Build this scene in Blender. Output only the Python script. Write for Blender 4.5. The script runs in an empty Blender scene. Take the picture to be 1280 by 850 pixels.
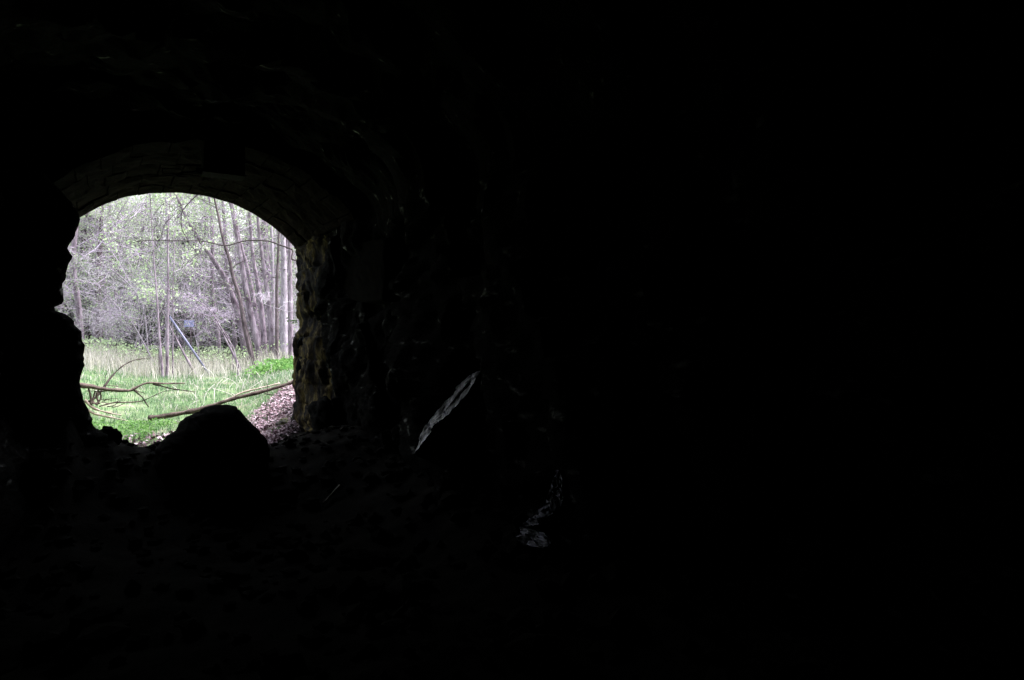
import bpy, bmesh, math, random
import numpy as np
from mathutils import Vector, noise

# ------------------------------------------------------------------ camera, sky, sun, exposure
scene = bpy.context.scene
COL = scene.collection
YAW = math.radians(31.36)
FPX = 853.33
EYE = 1.5
cam_d = bpy.data.cameras.new("camera")
cam_d.sensor_width = 36.0
cam_d.lens = 24.0
cam_d.clip_start = 0.05
cam_d.clip_end = 600
cam = bpy.data.objects.new("camera", cam_d)
COL.objects.link(cam)
cam.location = (0, 0, EYE)
cam.rotation_euler = (math.radians(90), 0, -YAW)
scene.camera = cam

SUN_EL, SUN_AZ = math.radians(60), math.radians(104)
world = bpy.data.worlds.new("World")
scene.world = world
world.use_nodes = True
wn, wl = world.node_tree.nodes, world.node_tree.links
bg = wn["Background"]
sky = wn.new("ShaderNodeTexSky")
sky.sky_type = 'NISHITA'
sky.sun_disc = False
sky.sun_elevation = SUN_EL
sky.sun_rotation = SUN_AZ
sky.air_density = 1.6
sky.dust_density = 4.0
hs = wn.new("ShaderNodeHueSaturation")
hs.inputs["Saturation"].default_value = 0.35
wl.new(sky.outputs[0], hs.inputs["Color"])
wl.new(hs.outputs[0], bg.inputs["Color"])
bg.inputs["Strength"].default_value = 0.15

sun_d = bpy.data.lights.new("sun", 'SUN')
sun_d.energy = 1.5
sun_d.angle = math.radians(14)
sun_d.color = (1.0, 0.90, 1.0)
sun = bpy.data.objects.new("sun", sun_d)
COL.objects.link(sun)
sdir = Vector((math.sin(SUN_AZ) * math.cos(SUN_EL), math.cos(SUN_AZ) * math.cos(SUN_EL), math.sin(SUN_EL)))
sun.rotation_euler = sdir.to_track_quat('Z', 'Y').to_euler()

vs = scene.view_settings
vs.view_transform = 'Standard'
vs.look = 'None'
vs.gamma = 1.0
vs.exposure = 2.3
scene.render.film_transparent = False
scene.cycles.max_bounces = 5
scene.cycles.diffuse_bounces = 3
scene.cycles.glossy_bounces = 2
scene.cycles.transmission_bounces = 2
scene.cycles.transparent_max_bounces = 4
scene.cycles.use_denoising = True
scene.cycles.denoising_input_passes = 'RGB_ALBEDO_NORMAL'
scene.cycles.denoising_prefilter = 'ACCURATE'
scene.cycles.use_guiding = True

R = random.Random(11)
NR = np.random.default_rng(5)

# ------------------------------------------------------------------ helpers
def ray(px, py):
    xr = (px - 640) / FPX
    u = (425 - py) / FPX
    return Vector((math.sin(YAW) + xr * math.cos(YAW), math.cos(YAW) - xr * math.sin(YAW), u))

def P(px, py, Y):
    d = ray(px, py)
    t = Y / d.y
    return Vector((d.x * t, Y, EYE + d.z * t))

def ray_plane(px, py, p0, n):
    d = ray(px, py)
    o = Vector((0, 0, EYE))
    return o + d * ((p0 - o).dot(n) / d.dot(n))

def sm(a, b, x):
    t = min(1, max(0, (x - a) / (b - a)))
    return t * t * (3 - 2 * t)

def lerp_table(tab, x):
    if x <= tab[0][0]: return tab[0][1]
    for (x0, y0), (x1, y1) in zip(tab, tab[1:]):
        if x <= x1:
            return y0 + (y1 - y0) * (x - x0) / (x1 - x0 + 1e-9)
    return tab[-1][1]

def fr(x, y, z, octs=4, H=0.9):
    return noise.fractal(Vector((x, y, z)), H, 2.1, octs)

def nodes_of(m):
    m.use_nodes = True
    return m.node_tree.nodes, m.node_tree.links, m.node_tree.nodes["Principled BSDF"]

def material(name, cols, scale=4.0, detail=6.0, rough=0.9, spec=0.3, bump=0.0, bump_scale=20.0, stretch=(1, 1, 1),
             lo=0.35, hi=0.65, rough2=None, trans=0.0, per_island=False, bdist=0.02, wet=None):
    """noise-driven mix of two or three colours of the thing itself"""
    m = bpy.data.materials.new(name)
    n, l, b = nodes_of(m)
    tc = n.new("ShaderNodeTexCoord")
    mp = n.new("ShaderNodeMapping")
    mp.inputs["Scale"].default_value = stretch
    l.new(tc.outputs["Object"], mp.inputs[0])
    nz = n.new("ShaderNodeTexNoise")
    nz.inputs["Scale"].default_value = scale
    nz.inputs["Detail"].default_value = detail
    nz.inputs["Roughness"].default_value = 0.65
    l.new(mp.outputs[0], nz.inputs["Vector"])
    cr = n.new("ShaderNodeValToRGB")
    e = cr.color_ramp.elements
    e[0].position, e[1].position = lo, hi
    e[0].color = (*cols[0], 1)
    e[1].color = (*cols[-1], 1)
    if len(cols) == 3:
        k = e.new((lo + hi) / 2)
        k.color = (*cols[1], 1)
    if per_island:
        g = n.new("ShaderNodeNewGeometry")
        l.new(g.outputs["Random Per Island"], cr.inputs[0])
        e[0].position, e[-1].position = 0.0, 1.0
    else:
        l.new(nz.outputs["Fac"], cr.inputs[0])
    l.new(cr.outputs[0], b.inputs["Base Color"])
    b.inputs["Roughness"].default_value = rough
    b.inputs["Specular IOR Level"].default_value = spec
    if rough2 is not None:
        mr = n.new("ShaderNodeMapRange")
        mr.inputs["From Min"].default_value = 0.38
        mr.inputs["From Max"].default_value = 0.62
        mr.inputs["To Min"].default_value = rough
        mr.inputs["To Max"].default_value = rough2
        n3 = n.new("ShaderNodeTexNoise")
        n3.inputs["Scale"].default_value = scale * 0.7
        n3.inputs["Detail"].default_value = 3
        l.new(mp.outputs[0], n3.inputs["Vector"])
        l.new(n3.outputs["Fac"], mr.inputs["Value"])
        l.new(mr.outputs[0], b.inputs["Roughness"])
    if bump:
        n2 = n.new("ShaderNodeTexNoise")
        n2.inputs["Scale"].default_value = bump_scale
        n2.inputs["Detail"].default_value = 8
        n2.inputs["Roughness"].default_value = 0.7
        l.new(mp.outputs[0], n2.inputs["Vector"])
        bp = n.new("ShaderNodeBump")
        bp.inputs["Strength"].default_value = bump
        bp.inputs["Distance"].default_value = bdist
        l.new(n2.outputs["Fac"], bp.inputs["Height"])
        l.new(bp.outputs[0], b.inputs["Normal"])
    if wet:                                     # thin wet seams: shinier where a stretched noise peaks
        wsc, wlo, whi, wspec = wet
        n4 = n.new("ShaderNodeTexNoise")
        n4.inputs["Scale"].default_value = wsc
        n4.inputs["Detail"].default_value = 5
        l.new(mp.outputs[0], n4.inputs["Vector"])
        for sock, a0, a1 in (("Specular IOR Level", spec, wspec), ("Roughness", rough, .22 if wspec < .9 else .10)):
            mr = n.new("ShaderNodeMapRange")
            mr.inputs["From Min"].default_value = wlo
            mr.inputs["From Max"].default_value = whi
            mr.inputs["To Min"].default_value = a0
            mr.inputs["To Max"].default_value = a1
            l.new(n4.outputs["Fac"], mr.inputs["Value"])
            l.new(mr.outputs[0], b.inputs[sock])
    if trans:
        tl = n.new("ShaderNodeBsdfTranslucent")
        l.new(cr.outputs[0], tl.inputs[0])
        mx = n.new("ShaderNodeMixShader")
        mx.inputs[0].default_value = trans
        l.new(b.outputs[0], mx.inputs[1])
        l.new(tl.outputs[0], mx.inputs[2])
        l.new(mx.outputs[0], n["Material Output"].inputs["Surface"])
    return m

M = {
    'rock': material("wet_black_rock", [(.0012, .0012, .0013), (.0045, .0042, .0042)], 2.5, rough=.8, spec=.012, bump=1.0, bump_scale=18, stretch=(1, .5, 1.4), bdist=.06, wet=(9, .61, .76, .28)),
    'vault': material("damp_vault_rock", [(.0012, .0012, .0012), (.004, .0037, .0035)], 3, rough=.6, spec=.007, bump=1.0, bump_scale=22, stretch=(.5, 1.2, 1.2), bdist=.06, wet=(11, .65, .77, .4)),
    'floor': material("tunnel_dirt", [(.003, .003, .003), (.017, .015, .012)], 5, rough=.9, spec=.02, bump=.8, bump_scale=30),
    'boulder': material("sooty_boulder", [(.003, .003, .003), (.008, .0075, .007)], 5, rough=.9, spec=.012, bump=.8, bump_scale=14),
    'slab': material("polished_wet_slate", [(.012, .012, .016), (.055, .055, .07)], 14, rough=.5, spec=.08, bump=.5, bump_scale=60, stretch=(1, .8, .35), bdist=.02, wet=(10, .42, .60, 1.0)),
    'glint': material("dripping_wet_rock", [(.015, .015, .018), (.04, .04, .05)], 9, rough=.4, spec=.06, bump=.6, bump_scale=48, stretch=(1, .5, 1.6), bdist=.05, wet=(16, .46, .58, 1.0)),
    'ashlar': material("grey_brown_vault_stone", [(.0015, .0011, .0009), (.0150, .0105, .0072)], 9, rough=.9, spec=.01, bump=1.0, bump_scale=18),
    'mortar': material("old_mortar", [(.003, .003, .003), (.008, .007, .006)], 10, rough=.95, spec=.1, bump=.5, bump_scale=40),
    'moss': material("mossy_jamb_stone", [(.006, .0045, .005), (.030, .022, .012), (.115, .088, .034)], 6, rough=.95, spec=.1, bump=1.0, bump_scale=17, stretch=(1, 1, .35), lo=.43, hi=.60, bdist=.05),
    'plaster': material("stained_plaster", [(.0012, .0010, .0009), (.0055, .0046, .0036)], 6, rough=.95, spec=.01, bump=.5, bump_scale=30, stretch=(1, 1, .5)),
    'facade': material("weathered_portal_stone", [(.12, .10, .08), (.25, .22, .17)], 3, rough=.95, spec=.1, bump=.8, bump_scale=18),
    'earth': material("hillside_earth", [(.05, .06, .02), (.10, .12, .04)], 2, rough=1, spec=.05, bump=.6, bump_scale=10),
    'iron': material("black_painted_iron", [(.003, .003, .003), (.008, .007, .006)], 14, rough=.8, spec=.02, bump=.4, bump_scale=60),
    'rust': material("rusty_iron", [(.006, .004, .003), (.02, .012, .008)], 22, rough=.8, spec=.05, bump=.5, bump_scale=80),
    'bark_m': material("mauve_grey_bark", [(.09, .065, .09), (.35, .29, .36)], 9, rough=.95, spec=.1, bump=.6, bump_scale=22, stretch=(1, 1, .3)),
    'bark_d': material("dark_brown_bark", [(.05, .038, .045), (.17, .135, .155)], 14, rough=.95, spec=.1, bump=.6, bump_scale=22, stretch=(1, 1, .3)),
    'bark_p': material("pale_grey_bark", [(.20, .17, .21), (.44, .39, .47)], 8, rough=.9, spec=.1, bump=.4, bump_scale=18, stretch=(1, 1, .5)),
    'twig_m': material("mauve_twigs", [(.29, .24, .32), (.47, .40, .52)], 1.5, rough=.95, spec=.1, per_island=True),
    'twig_p': material("pale_bare_twigs", [(.34, .30, .36), (.52, .48, .56)], 1.5, rough=.95, spec=.1, per_island=True),
    'twig_d': material("dark_bare_twigs", [(.03, .025, .028), (.075, .06, .065)], 1.5, rough=.95, spec=.1, per_island=True),
    'leaf': material("fresh_spring_leaves", [(.33, .44, .25), (.52, .63, .41)], 1, rough=.6, spec=.25, per_island=True, trans=.45),
    'leaf_g': material("grey_green_leaves", [(.22, .29, .19), (.36, .42, .29)], 1, rough=.6, spec=.25, per_island=True, trans=.4),
    'needle': material("dark_spruce_needles", [(.17, .20, .17), (.34, .36, .32)], 1, rough=.8, spec=.1, per_island=True, trans=.15),
    'turf': material("meadow_soil_and_moss", [(.06, .08, .04), (.11, .17, .08), (.20, .18, .14)], 1.6, rough=1, spec=.05, bump=.5, bump_scale=12, lo=.35, hi=.68),
    'grass': material("green_grass_blades", [(.085, .17, .08), (.18, .29, .165)], 1, rough=.7, spec=.2, per_island=True, trans=.4),
    'straw': material("dry_pale_grass", [(.38, .38, .30), (.62, .58, .57)], 1, rough=.9, spec=.1, per_island=True, trans=.35),
    'stalk': material("bleached_stalks", [(.5, .46, .44), (.66, .63, .6)], 1, rough=.9, spec=.1, per_island=True),
    'herb': material("bright_herb_leaves", [(.09, .22, .055), (.20, .36, .11)], 1, rough=.55, spec=.3, per_island=True, trans=.45),
    'litter': material("dead_beech_leaves", [(.09, .05, .06), (.25, .17, .20), (.55, .45, .51)], 1, rough=.75, spec=.3, per_island=True),
    'deadwood': material("weathered_deadwood", [(.025, .018, .015), (.19, .15, .135)], 12, rough=.9, spec=.15, bump=.8, bump_scale=30, stretch=(.5, 1, 1)),
    'deadwood_p': material("barkless_pale_wood", [(.28, .23, .19), (.48, .42, .37)], 9, rough=.9, spec=.15, bump=.6, bump_scale=30, stretch=(.5, 1, 1)),
    'deadwood_d': material("wet_dark_branch", [(.025, .02, .02), (.08, .06, .055)], 9, rough=.8, spec=.2, bump=.6, bump_scale=30),
    'mossy': material("mossy_stone", [(.10, .09, .09), (.20, .22, .08)], 7, rough=.95, spec=.1, bump=.8, bump_scale=24, lo=.4, hi=.6),
    'pole': material("blue_grey_painted_steel", [(.13, .13, .22), (.19, .19, .30)], 6, rough=.5, spec=.4),
    'panel': material("pale_blue_enamel", [(.20, .215, .42), (.25, .27, .48)], 3, rough=.45, spec=.4),
}

for k in ('slab', 'glint'):
    M[k].node_tree.nodes["Principled BSDF"].inputs["IOR"].default_value = 1.7
    M[k].node_tree.nodes["Principled BSDF"].inputs["Specular Tint"].default_value = (.76, .75, 1, 1)  # lavender of the reflected sky put into the specular tint

class MB:
    """collects vertices and faces, builds ONE mesh object"""
    def __init__(s):
        s.v, s.f = [], []
    def add(s, vs_, fs_):
        o = len(s.v)
        s.v.extend(vs_)
        s.f.extend([tuple(i + o for i in f) for f in fs_])
    def tube(s, pts, radii, n=5, cap=True):
        pts = [Vector(p) for p in pts]
        o = len(s.v)
        prev = None
        for i, p in enumerate(pts):
            if i == 0: t = pts[1] - p
            elif i == len(pts) - 1: t = p - pts[i - 1]
            else: t = pts[i + 1] - pts[i - 1]
            t = t.normalized() if t.length > 1e-9 else Vector((0, 0, 1))
            if prev is None:
                a = Vector((0, 0, 1)) if abs(t.z) < .9 else Vector((1, 0, 0))
                u = t.cross(a).normalized()
            else:
                u = prev - t * prev.dot(t)
                u = u.normalized() if u.length > 1e-6 else t.orthogonal().normalized()
            prev = u
            w = t.cross(u)
            r = radii[i] if hasattr(radii, '__len__') else radii
            for k in range(n):
                an = 2 * math.pi * k / n
                s.v.append(p + (u * math.cos(an) + w * math.sin(an)) * r)
        for i in range(len(pts) - 1):
            for k in range(n):
                a = o + i * n + k
                b = o + i * n + (k + 1) % n
                s.f.append((a, b, b + n, a + n))
        if cap:
            s.f.append(tuple(o + k for k in range(n))[::-1])
            s.f.append(tuple(o + (len(pts) - 1) * n + k for k in range(n)))
    def leaf(s, p, size, d=None, wide=.5):
        if d is None:
            d = Vector((R.gauss(0, 1), R.gauss(0, 1), R.gauss(0, .8)))
        d = d.normalized()
        u = d.orthogonal().normalized()
        an = R.random() * 6.28
        u = (u * math.cos(an) + d.cross(u) * math.sin(an))
        a = d * size
        b = u * size * wide
        s.add([p, p + a * .5 + b, p + a, p + a * .5 - b], [(0, 1, 2, 3)])
    def build(s, name, m, parent=None, smooth=False, loc=None):
        me = bpy.data.meshes.new(name)
        me.from_pydata([tuple(v) for v in s.v], [], s.f)
        me.materials.append(m)
        me.update()
        if smooth:
            me.polygons.foreach_set('use_smooth', [True] * len(me.polygons))
        o = bpy.data.objects.new(name, me)
        COL.objects.link(o)
        if parent: o.parent = parent
        if loc is not None:
            o.location = loc
        return o

def tag(o, label=None, cat=None, group=None, kind=None):
    for k, v in (('label', label), ('category', cat), ('group', group), ('kind', kind)):
        if v: o[k] = v
    return o

def empty(name, loc, label, cat, group=None):
    o = bpy.data.objects.new(name, None)
    COL.objects.link(o)
    o.location = loc
    return tag(o, label, cat, group)

def grid(name, xs, ys, fn, m, parent=None, smooth=True, flip=False):
    mb = MB()
    nx = len(xs)
    for y in ys:
        for x in xs:
            mb.v.append(fn(x, y))
    for j in range(len(ys) - 1):
        for i in range(nx - 1):
            a = j * nx + i
            q = (a, a + 1, a + nx + 1, a + nx)
            mb.f.append(q[::-1] if flip else q)
    return mb.build(name, m, parent, smooth)

def lin(a, b, n):
    return [a + (b - a) * i / (n - 1) for i in range(n)]

def blob(center, sx, sy, sz, seed, sub=4, amp=.18, facet=.25):
    bm = bmesh.new()
    bmesh.ops.create_icosphere(bm, subdivisions=sub, radius=1)
    mb = MB()
    idx = {}
    for i, v in enumerate(bm.verts):
        p = v.co.normalized()
        k = 1 + amp * fr(p.x * 1.4 + seed, p.y * 1.4, p.z * 1.4, 5) * 1.3 + facet * (noise.cell(p * 1.6 + Vector((seed, 0, 0))) - .5) * .25
        mb.v.append(Vector(center) + Vector((p.x * sx * k, p.y * sy * k, p.z * sz * k)))
        idx[v] = i
    for f in bm.faces:
        mb.f.append(tuple(idx[v] for v in f.verts))
    bm.free()
    return mb

# ------------------------------------------------------------------ ground heights
HEAP = [(-1.2, 1.3), (-.5, 1.1), (-.2, 1.0), (-.07, .70), (0.05, .60), (.117, .615), (.19, .53), (.262, .505), (.36, .45),
        (.432, .425), (.50, .44), (.58, .47), (.8, .46), (1.4, .38), (1.58, .36), (1.72, .40), (1.95, .45), (2.2, .50), (3.5, .6)]

def floor_h(x, y):
    ridge = lerp_table(HEAP, x + .012 * math.sin(x * 40))
    d = y - 7.5
    w = .85 if d > 0 else 1.25
    wg = math.exp(-(d / w) ** 2)
    base = .05 * fr(x * .9, y * .9, 3.1) + .022 * fr(x * 5, y * 5, 7.7)
    side = .28 * sm(1.8, 2.6, x) * (1 - sm(8.5, 10, y) * .3)
    v = base + side * (1 - wg) + ridge * wg
    k = sm(9.2, 10.2, y)
    return v * (1 - k) + out_h(x, 10.2 if y < 10.2 else y) * k

def out_h(x, y):
    d = y - 10
    base = .046 * min(d, 14) + max(0, d - 14) * .018
    xp = x - d * .15
    bank = .60 * sm(1.75, 2.9, xp)
    if xp > 2.9: bank += .10 * (xp - 2.9) ** 1.0
    bank *= 1 - .62 * sm(3, 9, d)
    bl = .30 * sm(.2, 2.2, -xp)
    nz = .045 * fr(x * .7, y * .7, 1.0) + .02 * fr(x * 3, y * 3, 2.0)
    return base + bank + bl + nz

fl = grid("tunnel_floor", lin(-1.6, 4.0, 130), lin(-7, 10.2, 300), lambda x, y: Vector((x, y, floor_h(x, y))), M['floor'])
tag(fl, kind='structure')
gx = [-120, -80, -50, -30, -20, -14, -9] + lin(-6, 14, 90) + [18, 24, 32, 45, 70, 120]
gy = lin(10.2, 30, 110) + [32, 35, 39, 44, 50, 60, 75, 100, 140, 200, 260]
tag(grid("ground", gx, gy, lambda x, y: Vector((x, y, out_h(x, y))), M['turf']), kind='structure')

# hill over the tunnel, with a cut bank round the portal
def hill_h(x, y):
    return 4.6 + (10.3 - y) * .45 + .3 * fr(x * .3, y * .3, 5) - .02 * abs(x - 1)
hx = lin(-40, 42, 60)
hill = MB()
ys = lin(10.3, -14, 26)
for j, y in enumerate(ys):
    for x in hx:
        hill.v.append(Vector((x, y, hill_h(x, y))))
nx = len(hx)
for j in range(len(ys) - 1):
    for i in range(nx - 1):
        a = j * nx + i
        hill.f.append((a, a + 1, a + nx + 1, a + nx))
# vertical cut faces on both sides of the portal masonry
for (xa, xb) in ((-40, -2.6), (4.4, 42)):
    o = len(hill.v)
    xs = lin(xa, xb, 24)
    for z in range(6):
        for x in xs:
            t = z / 5
            hill.v.append(Vector((x, 10.3 + (1 - t) * .5 + .12 * fr(x, z, 2), -0.6 + t * (hill_h(x, 10.3) + .6))))
    for z in range(5):
        for i in range(23):
            a = o + z * 24 + i
            hill.f.append((a, a + 1, a + 25, a + 24))
tag(hill.build("hillside", M['earth'], smooth=True), kind='structure')

# ------------------------------------------------------------------ the tunnel
tunnel = empty("rock_tunnel", (0.9, 2, 0), "black rough rock tunnel with grey stone vaulted mouth and mossy stone jamb", "tunnel")
tunnel_loc = Vector((.9, 2, 0))
def tpart(mb, name, m, smooth=True):
    mb.v = [v - tunnel_loc for v in mb.v]
    return mb.build(name, m, tunnel, smooth)

# left wall: silhouette seen along it, as lateral/forward ratio against height at 7.5 m
LEFT_PX = [(99, 262), (99, 275), (97, 285), (93, 292), (95, 296), (91, 301), (87, 308), (87, 313), (90, 319), (90, 325), (86, 334), (82, 339), (80, 347),
           (77, 356), (78, 364), (79, 376), (76, 381), (67, 383), (67, 389), (78, 391), (83, 394), (92, 402), (92, 408), (100, 412), (102, 421), (100, 425),
           (105, 431), (106, 440), (106, 449), (104, 458), (101, 466), (100, 478), (102, 492), (103, 501), (109, 510), (115, 522), (116, 534), (124, 538), (133, 543)]
LEFT_TAB = []
for q in LEFT_PX:
    v = P(q[0], q[1], 7.2)
    LEFT_TAB.append((v.z, v.x))
LEFT_TAB.sort()
def left_x(y, z):
    base = lerp_table(LEFT_TAB, z)
    d = y - 7.2
    if z > LEFT_TAB[-1][0]:
        base -= (z - LEFT_TAB[-1][0]) * .9
    rec = .50 * sm(0, .55, -d) + .03 * abs(d) if d < 0 else .35 * d
    rec = min(rec, .66 if d < 0 else .55)
    nz = .10 * fr(y * 1.1, z * 1.3, 4.4) + .03 * fr(y * 5, z * 5, 1.2)
    k = min(1, abs(d) * .8)
    nz2 = .016 * fr(y * 9, z * 9, 5.5) + .010 * fr(3, z * 24, 1.5)
    return nz2 + base * (y / 7.2 if y > 0 else 0) - rec - .02 * k + nz * k

RIGHT0 = 2.62
def right_x(y, z):
    # bedded rock: tilted strata with ledges
    s = z * .9 + y * .45
    led = (noise.cell(Vector((s * 2.3, y * .5, 0))) - .5) * .16
    led2 = (noise.cell(Vector((y * 1.6 - z * .9, z * .5, 9))) - .5) * .10
    return RIGHT0 + .22 * fr(y * .8, z * .8, 8.8) + .05 * fr(y * 4, z * 4, 2.2) + led * .5 + led2 + .1 * sm(3.4, 0, z) * -1

NZL, NZV, NZR = 110, 70, 120
ys_sh = lin(-7, 6.2, 110) + lin(6.25, 8.4, 60) + lin(8.45, 9.9, 16)
def shell():
    left, vault, right = MB(), MB(), MB()
    for y in ys_sh:
        for z in lin(-.3, 3.0, NZL):
            left.v.append(Vector((left_x(y, z), y, z)))
    for y in ys_sh:
        xl, xr = left_x(y, 3.0), right_x(y, 2.75)
        for i in range(NZV):
            t = i / (NZV - 1)
            an = math.pi * (1 - t)
            c = (xl + xr) / 2
            hx_ = (xr - xl) / 2
            base = 3.0 + (2.75 - 3.0) * t
            x = c + hx_ * math.cos(an)
            e = math.sin(an)
            n_ = .20 * fr(x * 1.1, y * 1.0, 6.6) + .06 * fr(x * 4 + y * 2, y * 2.5 - x, 3.3) + (noise.cell(Vector((x * 1.7 + y, y * 2.2 - x, 0))) - .5) * .14
            vault.v.append(Vector((x, y, base + e ** .8 * (.80 + n_) + .45 * sm(7.1, 7.5, y) * min(1, e * 1.6))))
    for y in ys_sh:
        for z in lin(2.75, -.3, NZR):
            right.v.append(Vector((right_x(y, z), y, z)))
    for mb, n in ((left, NZL), (vault, NZV), (right, NZR)):
        for j in range(len(ys_sh) - 1):
            for i in range(n - 1):
                a = j * n + i
                mb.f.append((a, a + n, a + n + 1, a + 1))
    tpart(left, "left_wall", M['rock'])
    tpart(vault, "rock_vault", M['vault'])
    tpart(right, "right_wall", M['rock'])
    # unseen cap added behind the viewer to keep the tunnel dark
    e = MB()
    xs, zs = lin(-2.5, 4.5, 20), lin(-.5, 4.6, 16)
    for z in zs:
        for x in xs:
            e.v.append(Vector((x, -6.9 + .25 * fr(x, z, 1), z)))
    for j in range(15):
        for i in range(19):
            a = j * 20 + i
            e.f.append((a, a + 1, a + 21, a + 20))
    tpart(e, "unseen_end_cap", M['rock'])
shell()

ARCH = [(-.80, 1.9), (-.74, 2.25), (-.60, 2.55), (-.40, 2.82), (-.169, 3.015), (.069, 3.2), (.314, 3.325), (.6, 3.405), (.94, 3.45),
        (1.281, 3.44), (1.605, 3.375), (1.87, 3.265), (2.124, 3.116), (2.30, 2.975), (2.445, 2.833)]
def resample(pts, n):
    d = [0]
    for a, b in zip(pts, pts[1:]):
        d.append(d[-1] + math.dist(a, b))
    out = []
    for i in range(n):
        s = d[-1] * i / (n - 1)
        for k in range(len(d) - 1):
            if s <= d[k + 1] + 1e-9:
                t = (s - d[k]) / (d[k + 1] - d[k])
                out.append((pts[k][0] * (1 - t) + pts[k + 1][0] * t, pts[k][1] * (1 - t) + pts[k + 1][1] * t))
                break
    return out
AR = resample(ARCH, 241)
def arch_at(t):
    t = min(1, max(0, t)) * 240
    i = min(239, int(t))
    k = t - i
    a, b = AR[i], AR[i + 1]
    p = Vector((a[0] * (1 - k) + b[0] * k, 0, a[1] * (1 - k) + b[1] * k))
    i0, i1 = max(0, i - 6), min(240, i + 7)
    tg = Vector((AR[i1][0] - AR[i0][0], 0, AR[i1][1] - AR[i0][1])).normalized()
    return p, Vector((-tg.z, 0, tg.x))      # point and outward normal (up/out of the opening)

def lining():
    mb = MB()
    y1 = 10.0
    row = 0
    for dy in (.50, .56, .52, .58, .5):
        y0 = y1 - dy
        nb = 15
        edges = [0]
        off = R.uniform(.2, .8) if row % 2 else 0
        while edges[-1] < 1:
            edges.append(edges[-1] + (1 / nb) * R.uniform(.75, 1.3) * (.6 if len(edges) == 1 and row % 2 else 1))
        edges[-1] = 1
        for ta, tb in zip(edges, edges[1:]):
            if tb - ta < .012: continue
            prot = R.uniform(-.012, .012) + (row > 0) * -.01
            g = .0014
            n1, n2 = 5, 6
            o = len(mb.v)
            for j in range(n2):
                for i in range(n1):
                    u = i / (n1 - 1); w = j / (n2 - 1)
                    p, nn = arch_at(ta + g + (tb - ta - 2 * g) * u)
                    yy = y0 + .008 + (dy - .016) * w
                    edge = 0.008 if (i in (0, n1 - 1) or j in (0, n2 - 1)) else 0
                    if row == 0 and j == n2 - 1: edge = 0
                    dsp = edge - prot + .03 * fr(p.x * 6, yy * 6, p.z * 6)
                    if row == 0 and j == n2 - 1: dsp = .012 * fr(p.x * 3, 0, p.z * 3) + .004 * (noise.cell(Vector((ta * 60, 0, 0))) - .5)
                    q = p + nn * dsp
                    mb.v.append(Vector((q.x, yy, q.z)))
            for j in range(n2 - 1):
                for i in range(n1 - 1):
                    a = o + j * n1 + i
                    mb.f.append((a, a + 1, a + n1 + 1, a + n1))
            # sides going up into the masonry
            ring = [o + i for i in range(n1)] + [o + j * n1 + n1 - 1 for j in range(1, n2)] + [o + (n2 - 1) * n1 + i for i in range(n1 - 2, -1, -1)] + [o + j * n1 for j in range(n2 - 2, 0, -1)]
            o2 = len(mb.v)
            for r_ in ring:
                v = mb.v[r_]
                tt = None
                c = Vector((.9, v.y, 1.9))
                dirn = (v - c).normalized()
                mb.v.append(v + dirn * .12)
            L = len(ring)
            for k in range(L):
                mb.f.append((ring[k], ring[(k + 1) % L], o2 + (k + 1) % L, o2 + k))
        y1 = y0
        row += 1
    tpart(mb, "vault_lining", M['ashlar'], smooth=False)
    yb = y1
    mo = MB()
    n = 100
    for yy in (yb - .15, yb + .02, 8.6, 9.2, 9.99):
        for i in range(n):
            p, nn = arch_at(i / (n - 1))
            dd = .05 if yy > yb else 1.25
            q = p + nn * dd
            mo.v.append(Vector((q.x, yy, q.z)))
    for j in range(4):
        for i in range(n - 1):
            a = j * n + i
            mo.f.append((a, a + 1, a + n + 1, a + n))
    tpart(mo, "mortar", M['mortar'])
lining()

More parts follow.
